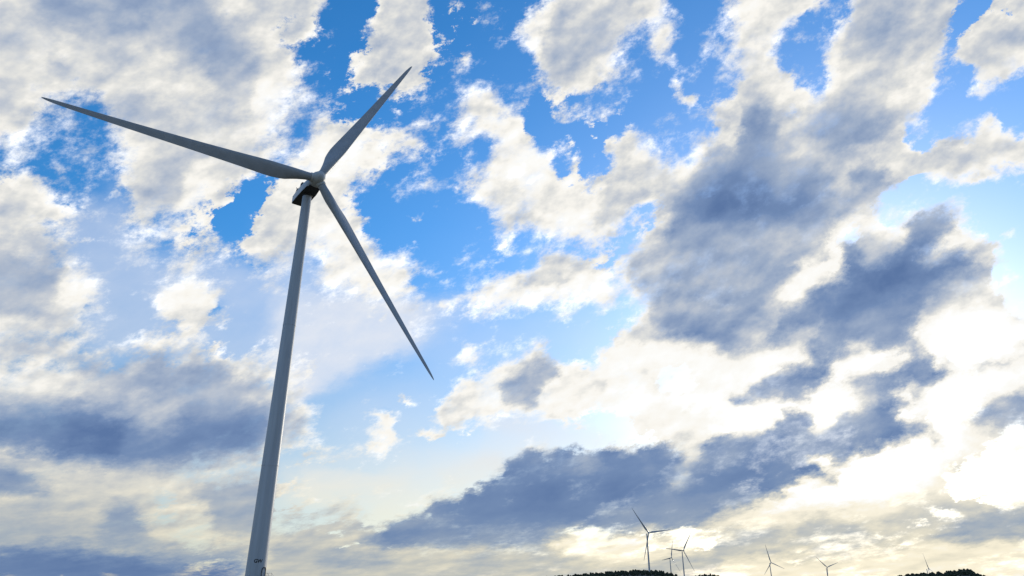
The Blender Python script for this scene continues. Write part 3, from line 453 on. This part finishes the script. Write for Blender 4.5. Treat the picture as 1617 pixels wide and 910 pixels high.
ROCK = mat('rocky_hill_soil', (.11, .10, .08), .95, .35, .12)
LEAF = mat('dark_pine_foliage', (.035, .045, .022), .9, .45, .35)
TRUNK = mat('tree_bark', (.06, .045, .03), .95, .3, 2.)

# ------------------------------------------------------------------ mesh helpers
def obj(name, bm, m, parent=None, smooth=True, mx=None):
    me = bpy.data.meshes.new(name); bm.to_mesh(me); bm.free()
    for q in (m if isinstance(m, (list, tuple)) else [m]): me.materials.append(q)
    if smooth:
        me.shade_smooth()
        try: me.set_sharp_from_angle(angle=R(35))
        except Exception: pass
    o = bpy.data.objects.new(name, me); COL.objects.link(o)
    if parent: o.parent = parent
    if mx is not None: o.matrix_local = mx
    return o
def loft(bm, rings, cap0=True, cap1=True, mi=0):
    vs = [[bm.verts.new(p) for p in r] for r in rings]; n = len(rings[0])
    for a, b in zip(vs, vs[1:]):
        for i in range(n):
            bm.faces.new((a[i], a[(i + 1) % n], b[(i + 1) % n], b[i])).material_index = mi
    if cap0: bm.faces.new(vs[0][::-1])
    if cap1: bm.faces.new(vs[-1])
    return vs
def ring(r, z, n=48, cx=0, cy=0): return [(cx + r * math.cos(2 * math.pi * i / n), cy + r * math.sin(2 * math.pi * i / n), z) for i in range(n)]
def box(bm, c, s, rot=None, bev=0.):
    mtx = Matrix.Translation(c) @ (rot.to_4x4() if rot else Matrix()) @ Matrix.Diagonal((*s, 1))
    r = bmesh.ops.create_cube(bm, size=1, matrix=mtx)
    if bev:
        es = {e for v in r['verts'] for e in v.link_edges}
        bmesh.ops.bevel(bm, geom=list(es), offset=bev, segments=3, affect='EDGES', profile=.6)
def tube(bm, a, b, r, n=8, r2=None):
    a, b = Vector(a), Vector(b); d = b - a; q = d.to_track_quat('Z', 'Y').to_matrix(); r2 = r if r2 is None else r2
    loft(bm, [[a + q @ Vector((r * math.cos(t), r * math.sin(t), 0)) for t in (2 * math.pi * i / n for i in range(n))],
              [b + q @ Vector((r2 * math.cos(t), r2 * math.sin(t), 0)) for t in (2 * math.pi * i / n for i in range(n))]])
def done(bm): bmesh.ops.recalc_face_normals(bm, faces=bm.faces); return bm

# ------------------------------------------------------------------ ground, one sheet to the horizon
HUB_H, OVER, TILT = 99.0, 6.9, R(6)
FAR = [  # hub position (relative to the eye), yaw, rotor phase, label
    ((287.8, 1525.9, 96.2), 27.8, 37.1, 'largest distant wind turbine, rising from the tree covered hill below the long dark cloud'),
    ((479.8, 2048.5, 82.3), 22.1, 85.0, 'middle sized distant wind turbine standing in the gap just right of the central wooded hill'),
    ((552.4, 2545.1, 79.2), 42.0, 99.0, 'small distant wind turbine on the central hill between two taller ones'),
    ((899.1, 2556.9, 63.5), 27.4, 10.7, 'distant wind turbine clear of any hill, one blade pointing almost straight up'),
    ((1309.1, 3067.2, 58.2), 15.2, 48.0, 'low distant wind turbine with two blades spread in a V, standing clear of any hill'),
    ((1622.5, 2878.5, 50.1), 49.9, 18.4, 'farthest right wind turbine, mostly hidden behind the small wooded hill'),
]
def base_of(hub, yaw):
    y = R(yaw); return Vector((hub[0] - OVER * math.sin(y), hub[1] + OVER * math.cos(y), hub[2] + EYE - HUB_H))
BASES = [base_of(h, y) for h, y, *_ in FAR]
PROF = [(0, 0), (220, 0), (420, -9), (900, -6), (1550, -3), (2100, -15), (2650, -26), (3300, -43), (6000, -110), (40000, -600)]
def gz(x, y):
    r = math.hypot(x, y)
    for (a, za), (b, zb) in zip(PROF, PROF[1:]):
        if r <= b: z = za + (zb - za) * (r - a) / (b - a); break
    else: z = PROF[-1][1]
    if r > 250: z += 2.5 * mnoise.noise((x / 160, y / 160, 0)) * min(1, (r - 250) / 200)
    for p in BASES:
        d2 = ((x - p.x) ** 2 + (y - p.y) ** 2) / 110 ** 2
        if d2 < 9: w = math.exp(-d2 * d2); z = z * (1 - w) + (p.z + .2) * w
    return z
bm = bmesh.new()
NA = 360; rr = [3 * 1.075 ** i for i in range(132)]
c0 = bm.verts.new((0, 0, 0)); prev = None
for r in rr:
    cur = [bm.verts.new((x, y, gz(x, y))) for x, y in ((r * math.sin(2 * math.pi * i / NA), r * math.cos(2 * math.pi * i / NA)) for i in range(NA))]
    for i in range(NA):
        j = (i + 1) % NA
        bm.faces.new((c0, cur[j], cur[i]) if prev is None else (prev[i], prev[j], cur[j], cur[i]))
    prev = cur
g = obj('ground', done(bm), GRASS); g['kind'] = 'structure'

# ------------------------------------------------------------------ hills with their dark woods
def template(seed):
    b = bmesh.new(); bmesh.ops.create_icosphere(b, subdivisions=2, radius=1); rng = random.Random(seed)
    co = []
    for v in b.verts:
        d = 1 + .6 * mnoise.noise(v.co * 1.7 + Vector((seed * 7.3, 0, 0))) + rng.uniform(-.14, .14); co.append(v.co * d)
    fs = [[v.index for v in f.verts] for f in b.faces]; b.free()
    return np.array(co), np.array(fs)
CLUMPS = [template(s) for s in range(12)]
class Soup:
    def __init__(s): s.v = []; s.f = []; s.n = 0
    def clump(s, c, r, rng):
        co, fs = rng.choice(CLUMPS); a = rng.uniform(0, 6.28); ca, sa = math.cos(a), math.sin(a)
        q = co @ np.array([[ca, sa, 0], [-sa, ca, 0], [0, 0, 1]]); s.v.append(q * np.array(r) + np.array(c)); s.f.append(fs + s.n); s.n += len(co)
    def build(s, name, m):
        V = np.concatenate(s.v); F = np.concatenate(s.f); me = bpy.data.meshes.new(name)
        me.from_pydata(V.tolist(), [], F.tolist()); me.materials.append(m)
        o = bpy.data.objects.new(name, me); COL.objects.link(o); return o
def hill(name, prof, dist, depth, wood_label, treeh, seed, gap=0.):
    """prof: (azimuth, height of the tree tops relative to the eye) along the crest"""
    rng = random.Random(seed)
    az_ = [p[0] for p in prof]; hh = [p[1] for p in prof]
    def crest(a): return float(np.interp(a, az_, hh))
    def h(a, t):   # t across the hill, -1 near foot .. 0 crest .. 1 far foot
        base = -14.
        return base + (crest(a) - treeh + EYE - base) * max(0, math.cos(t * math.pi / 2)) ** .8 + .5 * mnoise.noise((a * 14, t * 9, seed))
    bm = bmesh.new(); na, ntt = 120, 24; grid = []
    for i in range(na + 1):
        a = az_[0] + (az_[-1] - az_[0]) * i / na
        grid.append([])
        for j in range(ntt + 1):
            t = -1 + 2 * j / ntt; d = dist + t * depth
            grid[-1].append(bm.verts.new((math.sin(R(a)) * d, math.cos(R(a)) * d, h(a, t))))
    for i in range(na):
        for j in range(ntt): bm.faces.new((grid[i][j], grid[i][j + 1], grid[i + 1][j + 1], grid[i + 1][j]))
    o = obj('hill', done(bm), ROCK); o['kind'] = 'structure'
    bm = Soup()
    n = int((az_[-1] - az_[0]) * R(1) * dist / 1.9)
    for row, t0 in enumerate((0, -.05, -.1, -.16, -.24, -.33)):
        for i in range(n):
            a = az_[0] + (az_[-1] - az_[0]) * (i + rng.uniform(-.4, 1.4)) / n; t = t0 + rng.uniform(-.03, .03)
            if row == 0 and rng.random() < .25 + gap: continue
            if row and rng.random() < .18: continue
            if not az_[0] < a < az_[-1]: continue
            d = dist + t * depth; x, y = math.sin(R(a)) * d, math.cos(R(a)) * d; z = h(a, t)
            th = treeh * rng.choice((.55, .7, .85, .9, 1., 1.05, 1.25)); w = th * rng.uniform(.32, .5)
            bm.clump((x, y, z + th * .15), (.2, .2, th * .35), rng)      # stem
            for k in range(3):
                bm.clump((x + rng.uniform(-.5, .5) * w, y + rng.uniform(-.5, .5) * w, z + th * (.38 + .2 * k) + rng.uniform(-.3, .3)), (w * (1.05 - .24 * k), w * (1.05 - .24 * k), th * (.27 - .03 * k)), rng)
    o = bm.build('woods', LEAF); o['kind'] = 'stuff'; o['label'] = wood_label; o['category'] = 'woods'
hill('central', [(-2.36, -3.4), (0.56, 4.3), (2.27, 6.1), (3.98, 7.5), (5.20, 9.2), (7.38, 11.7), (9.31, 13.7), (10.03, 14.0), (11.21, 12.9), (12.04, 10.8), (12.58, 7.7), (13.16, 3.5), (14.36, -3.3)], 900, 130, 'dark wooded crest of the central hill below the largest distant turbine', 3.6, 3)
hill('gap', [(12.77, 0.1), (13.59, 5.8), (14.11, 8.8), (14.67, 10.0), (15.26, 9.6), (15.70, 7.3), (16.23, 5.4), (17.08, -1.4)], 1000, 120, 'low dark strip of treetops just right of the central hill', 3.6, 5, .1)
hill('right', [(26.35, 3.9), (27.56, 8.1), (28.34, 10.0), (29.49, 11.7), (30.23, 12.0), (30.98, 14.2), (31.28, 15.2), (31.71, 15.5), (31.96, 12.2), (32.28, 9.9), (32.50, 7.4), (32.93, 0.1)], 1100, 130, 'dark wooded knoll near the right edge with the highest trees at its right end', 4.6, 8)


# ------------------------------------------------------------------ the wind turbine (front towards -Y)
def thing(name, loc, label, cat, rz=0., group=None):
    o = bpy.data.objects.new(name, None); COL.objects.link(o); o.location = loc; o.rotation_euler = (0, 0, rz); o['label'] = label; o['category'] = cat
    o.empty_display_size = 2
    if group: o['group'] = group
    return o
MAIN_HUB, MAIN_YAW, MAIN_PH = (-51.0, 153.7, 97.4), 36.7, 93.8
GROUP = 'wind turbines of the wind farm'
T = thing('wind_turbine', base_of(MAIN_HUB, MAIN_YAW), 'huge grey wind turbine in the foreground on the left with three blades', 'wind turbine', R(MAIN_YAW), GROUP)

NAC_B = HUB_H - 1.75                  # underside of the nacelle
def tower_r(z): return float(np.interp(z, [0, 30, 62, NAC_B], [2.12, 1.84, 1.52, 1.16]))
bm = bmesh.new()
zs = []
for z in list(np.linspace(-1, NAC_B + .35, 30)): zs.append((z, tower_r(z)))
for zf in (26., 60.):                 # bolted section joints: a shallow lip
    zs += [(zf - .10, tower_r(zf)), (zf - .07, tower_r(zf) + .04), (zf + .07, tower_r(zf) + .04), (zf + .10, tower_r(zf))]
zs.sort()
loft(bm, [ring(r, z, 64) for z, r in zs]); tower = obj('tower', done(bm), PAINT, T)
bm = bmesh.new(); loft(bm, [ring(r, z, 48) for z, r in ((-1.5, 4.2), (.25, 4.2), (.35, 4.1), (.352, 2.6), (.55, 2.6), (.6, 2.5))]); obj('foundation', done(bm), CONC, T)

# door, platform, stairs: turned towards the right as the camera sees it
def on_tower(theta, z, out=0.): r = tower_r(z) + out; return Vector((r * math.sin(theta), -r * math.cos(theta), z))
cam_th = math.atan2(0 - T.location.x, T.location.y - 0) - R(MAIN_YAW)     # direction of the viewer in the turbine's frame
DOOR_TH = cam_th + R(50); DZ = 2.35
bm = bmesh.new()
def arch(w, h, n=9):                 # half width, height, rounded top
    p = [(-w, 0)]; p += [(-w * math.cos(math.pi * i / n), h - w + w * math.sin(math.pi * i / n)) for i in range(n + 1)]; p.append((w, 0)); return p
def curved(bm, prof, z0, o0, o1):
    rings = [[on_tower(DOOR_TH + s / 2.05, z0 + zz, o) for s, zz in prof] for o in (o0, o1)]
    loft(bm, rings)
curved(bm, arch(.46, 2.15), DZ, -.03, .05); door = obj('door', done(bm), PAINT, tower)
bm = bmesh.new()
outer, inner = arch(.60, 2.32), arch(.47, 2.17)
R0 = [[on_tower(DOOR_TH + s / 2.05, DZ + zz, o) for s, zz in pr] for o, pr in ((-.03, outer), (.16, outer), (.16, inner), (-.03, inner))]
loft(bm, R0, False, False); obj('door_frame', done(bm), DARK, tower)
bm = bmesh.new(); h0 = on_tower(DOOR_TH + .15, DZ + 1.05, .03); h1 = on_tower(DOOR_TH + .15, DZ + 1.05, .13); tube(bm, h0, h1, .03); tube(bm, h1, h1 + Vector((0, 0, -.16)), .025); hd = obj('door_handle', bm, STEEL, tower)
def local_frame():                    # x outwards from the door, y along the wall
    o = Vector((math.sin(DOOR_TH), -math.cos(DOOR_TH), 0)); s = Vector((-o.y, o.x, 0)); return o, s
ox, sx = local_frame(); rot = Matrix((ox, sx, (0, 0, 1))).transposed()
r0 = tower_r(DZ)
bm = bmesh.new(); box(bm, ox * (r0 + .82) + Vector((0, 0, DZ - .08)), (1.5, 1.5, .08), rot)
for a, b in ((.2, -.68), (1.5, -.68), (.2, .68), (1.5, .68)): tube(bm, ox * (r0 + a) + sx * b + Vector((0, 0, .0)), ox * (r0 + a) + sx * b + Vector((0, 0, DZ - .1)), .05)
obj('entrance_platform', bm, STEEL, T)
bm = bmesh.new()
ns = 11
for i in range(ns):
    k = (i + .5) / ns; box(bm, ox * (r0 + 1.6 + 2.3 * k) + Vector((0, 0, DZ * (1 - k) - .1)), (.26, 1.2, .04), rot)
for s in (-.62, .62): tube(bm, ox * (r0 + 1.57) + sx * s + Vector((0, 0, DZ - .06)), ox * (r0 + 3.9) + sx * s + Vector((0, 0, .02)), .06)
obj('stairs', bm, STEEL, T)
bm = bmesh.new()
for s in (-.7, .7):
    for hgt in (.55, 1.1):
        tube(bm, ox * (r0 + .1) + sx * s + Vector((0, 0, DZ + hgt)), ox * (r0 + 1.57) + sx * s + Vector((0, 0, DZ + hgt)), .024)
        tube(bm, ox * (r0 + 1.57) + sx * s + Vector((0, 0, DZ + hgt)), ox * (r0 + 3.9) + sx * s + Vector((0, 0, hgt)), .024)
    for a, zb in ((.12, DZ), (.85, DZ), (1.57, DZ), (2.75, DZ * .49), (3.88, .02)):
        tube(bm, ox * (r0 + a) + sx * s + Vector((0, 0, zb - .05)), ox * (r0 + a) + sx * s + Vector((0, 0, zb + 1.1)), .024)
obj('handrail', bm, STEEL, T)
# number on the tower
fc = bpy.data.curves.new('lettering', 'FONT'); fc.body = 'GW'; fc.size = 1.0; fc.align_x = 'CENTER'; fc.offset = .035; fc.space_character = .95; fc.resolution_u = 4
fo = bpy.data.objects.new('lettering_source', fc); COL.objects.link(fo)
bpy.context.view_layer.update()
me = bpy.data.meshes.new_from_object(fo.evaluated_get(bpy.context.evaluated_depsgraph_get())); COL.objects.unlink(fo); bpy.data.objects.remove(fo)
bm = bmesh.new(); bm.from_mesh(me); bpy.data.meshes.remove(me)
bmesh.ops.subdivide_edges(bm, edges=[e for e in bm.edges if e.calc_length() > .15], cuts=3)
LT_TH = cam_th + R(6); LZ = 5.5
for v in bm.verts: v.co = on_tower(LT_TH + v.co.x / 2.05, LZ + v.co.y, .012)
obj('lettering', bm, INK, tower, smooth=False)

# nacelle
TL = Matrix.Rotation(-TILT, 4, 'X')
bm = bmesh.new()
y0, y1 = -OVER + 2.1, 7.0
secs = []
for y, w, zb, zt in ((y0, 1.35, -1.25, .8), (y0 + .5, 1.75, -1.55, .92), (-1.2, 2.0, -1.70, .95), (3.0, 2.0, -1.70, .92), (y1 - .5, 1.9, -1.62, .8), (y1, 1.72, -1.5, .6)):
    c = .32
    secs.append([(-w + .12, y, zb), (w - .12, y, zb), (w, y, zb + .12), (w, y, zt - c), (w - c, y, zt), (-w + c, y, zt), (-w, y, zt - c), (-w, y, zb + .12)])
loft(bm, secs); done(bm)
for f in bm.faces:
    if f.normal.z < -.7: f.material_index = 1  # faces turned down get the shade painted in as colour
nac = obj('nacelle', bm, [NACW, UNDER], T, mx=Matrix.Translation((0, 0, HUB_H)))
bm = bmesh.new(); loft(bm, [ring(r, z, 48) for z, r in ((-2.2, 1.28), (-1.68, 1.36), (-1.60, 1.36))]); obj('yaw_ring', done(bm), UNDER, nac)
bm = bmesh.new(); box(bm, (-1.45, .4, 1.28), (.9, 1.2, .9), bev=.05); obj('cooler', bm, DARK, nac)
bm = bmesh.new(); box(bm, (-1.5, 3.6, 1.12), (.8, 1.0, .6), bev=.04); obj('roof_hatch', bm, DARK, nac)
for x in (-1.1, .9):
    bm = bmesh.new(); tube(bm, (x, 5.6, .6), (x, 5.6, 2.8), .05); tube(bm, (x - .35, 5.6, 2.7), (x + .35, 5.6, 2.7), .035); box(bm, (x - .35, 5.6, 2.85), (.16, .16, .26)); box(bm, (x + .35, 5.6, 2.85), (.2, .06, .3))
    obj('weather_mast', bm, STEEL, nac)
bm = bmesh.new()
for x in (-1.88, 1.88): tube(bm, (x * .95, -1, 1.3), (x * .95, 5, 1.25), .03)
for x in (-1.79, 1.79):
    for y in (-1, 1, 3, 5): tube(bm, (x, y, .8), (x, y, 1.3), .025)
obj('roof_rail', bm, STEEL, nac)

# hub with spinner, turning with the blades
def rotor_mx(phase): return Matrix.Translation((0, 0, HUB_H)) @ Matrix.Translation((0, -OVER, 0)) @ TL @ Matrix.Rotation(-R(phase), 4, 'Y')
bm = bmesh.new()
prof = [(2.0, .9), (1.9, 1.45), (1.2, 1.72), (0, 1.82), (-.8, 1.74), (-1.5, 1.42), (-2.0, .92), (-2.28, .42), (-2.34, .02)]
loft(bm, [[(r * math.cos(2 * math.pi * i / 48), y, r * math.sin(2 * math.pi * i / 48)) for i in range(48)] for y, r in prof]); done(bm)
for k in range(3):
    q = Matrix.Rotation(k * 2 * math.pi / 3, 3, 'Y')
    b2 = bmesh.new(); loft(b2, [[q @ Vector(p) for p in ring(r, z, 36)] for z, r in ((1.0, 1.22), (1.95, 1.22), (2.05, 1.18), (2.05, 1.0))]); done(b2)
    tmp = bpy.data.meshes.new('t'); b2.to_mesh(tmp); b2.free(); bm.from_mesh(tmp); bpy.data.meshes.remove(tmp)
hub = obj('hub', bm, SPIN, T, mx=rotor_mx(MAIN_PH))
# blade: round root, widest at a fifth of its length, thin tapered tip; leading edge towards +X, twist, slight forward bend
RAD = 61.
def blade_bm():
    bm = bmesh.new(); rings = []; n = 40
    for r in [1.8, 2.4, 3.2, 4.2, 5.5, 7, 8.5, 10, 12, 14, 17, 20, 24, 28, 32, 36, 40, 44, 48, 51, 54, 56.5, 58.5, 59.8, 60.5, 60.85, 61]:
        chord = float(np.interp(r, [1.8, 3.2, 5.5, 8.5, 11.5, 14, 20, 30, 40, 50, 56.5, 58.5, 59.8, 60.5, 60.85, 61], CHORD))
        th = float(np.interp(r, [1.8, 3.2, 5.5, 8.5, 12, 20, 35, 61], [1., .98, .78, .54, .38, .28, .21, .16]))
        tw = R(float(np.interp(r, [1.8, 6, 12, 20, 30, 45, 61], TWIST))) + R(PITCH)
        rd = float(np.interp(r, [1.8, 3.0, 9, 61], [1., 1., 0., 0.]))       # roundness of the section
        bend = -1.35 * (r / RAD) ** 2.2
        pts = []
        for i in range(n):
            a = 2 * math.pi * i / n
            cx, cy = .5 * math.cos(a), .5 * math.sin(a)
            x = .5 * (1 - math.cos(a))                                     # 0 at the leading edge, 1 at the trailing edge
            t = th * 5 * (.2969 * math.sqrt(max(x, 0)) - .126 * x - .3516 * x * x + .2843 * x ** 3 - .1015 * x ** 4)
            camb = .05 * (1 - rd) * 4 * x * (1 - x) * .5
            ax = (.32 - x); ay = camb + (t if math.sin(a) >= 0 else -t * .85)
            ux = cx * rd * 1. + ax * (1 - rd) if rd else ax
            ux = (-cx * -1) * rd + ax * (1 - rd); uy = cy * rd + ay * (1 - rd)
            ux, uy = ux * chord, uy * chord
            X = ux * math.cos(tw) + uy * math.sin(tw); Y = -ux * math.sin(tw) + uy * math.cos(tw)
            pts.append((X, Y + bend, r))
        rings.append(pts)
    loft(bm, rings); return done(bm)
CHORD = [2.1, 2.15, 2.7, 3.6, 4.05, 3.95, 3.4, 2.65, 2.05, 1.45, 1.05, .85, .62, .42, .22, .06]
TWIST = [16, 15, 11, 7.5, 4.5, 1.5, -1]; PITCH = 11.
blade = None; blades = []
for k in range(3):
    if blade is None: blade = obj('blade', blade_bm(), BLADE, T, mx=rotor_mx(MAIN_PH)); b = blade
    else: b = blade.copy(); COL.objects.link(b); b.parent = T; b.matrix_local = rotor_mx(MAIN_PH + 120 * k)
    blades.append(b)

# ------------------------------------------------------------------ the distant turbines: copies of the first with their parts
SKIP = {'lettering'}
def kind(o): return o.name.split('.')[0]
src_children = list(T.children)
for (h, yaw, ph, label), loc in zip(FAR, BASES):
    t = T.copy(); COL.objects.link(t); t.location = loc; t.rotation_euler = (0, 0, R(yaw)); t['label'] = label; t['group'] = GROUP
    nb = 0
    for ch in src_children:
        c = ch.copy(); COL.objects.link(c); c.parent = t
        if kind(ch) == 'hub': c.matrix_local = rotor_mx(ph)
        elif kind(ch) == 'blade': c.matrix_local = rotor_mx(ph + 120 * nb); nb += 1
        else:
            c.matrix_local = ch.matrix_local
        for g in ch.children:
            if kind(g) in SKIP: continue
            d = g.copy(); COL.objects.link(d); d.parent = c; d.matrix_local = g.matrix_local
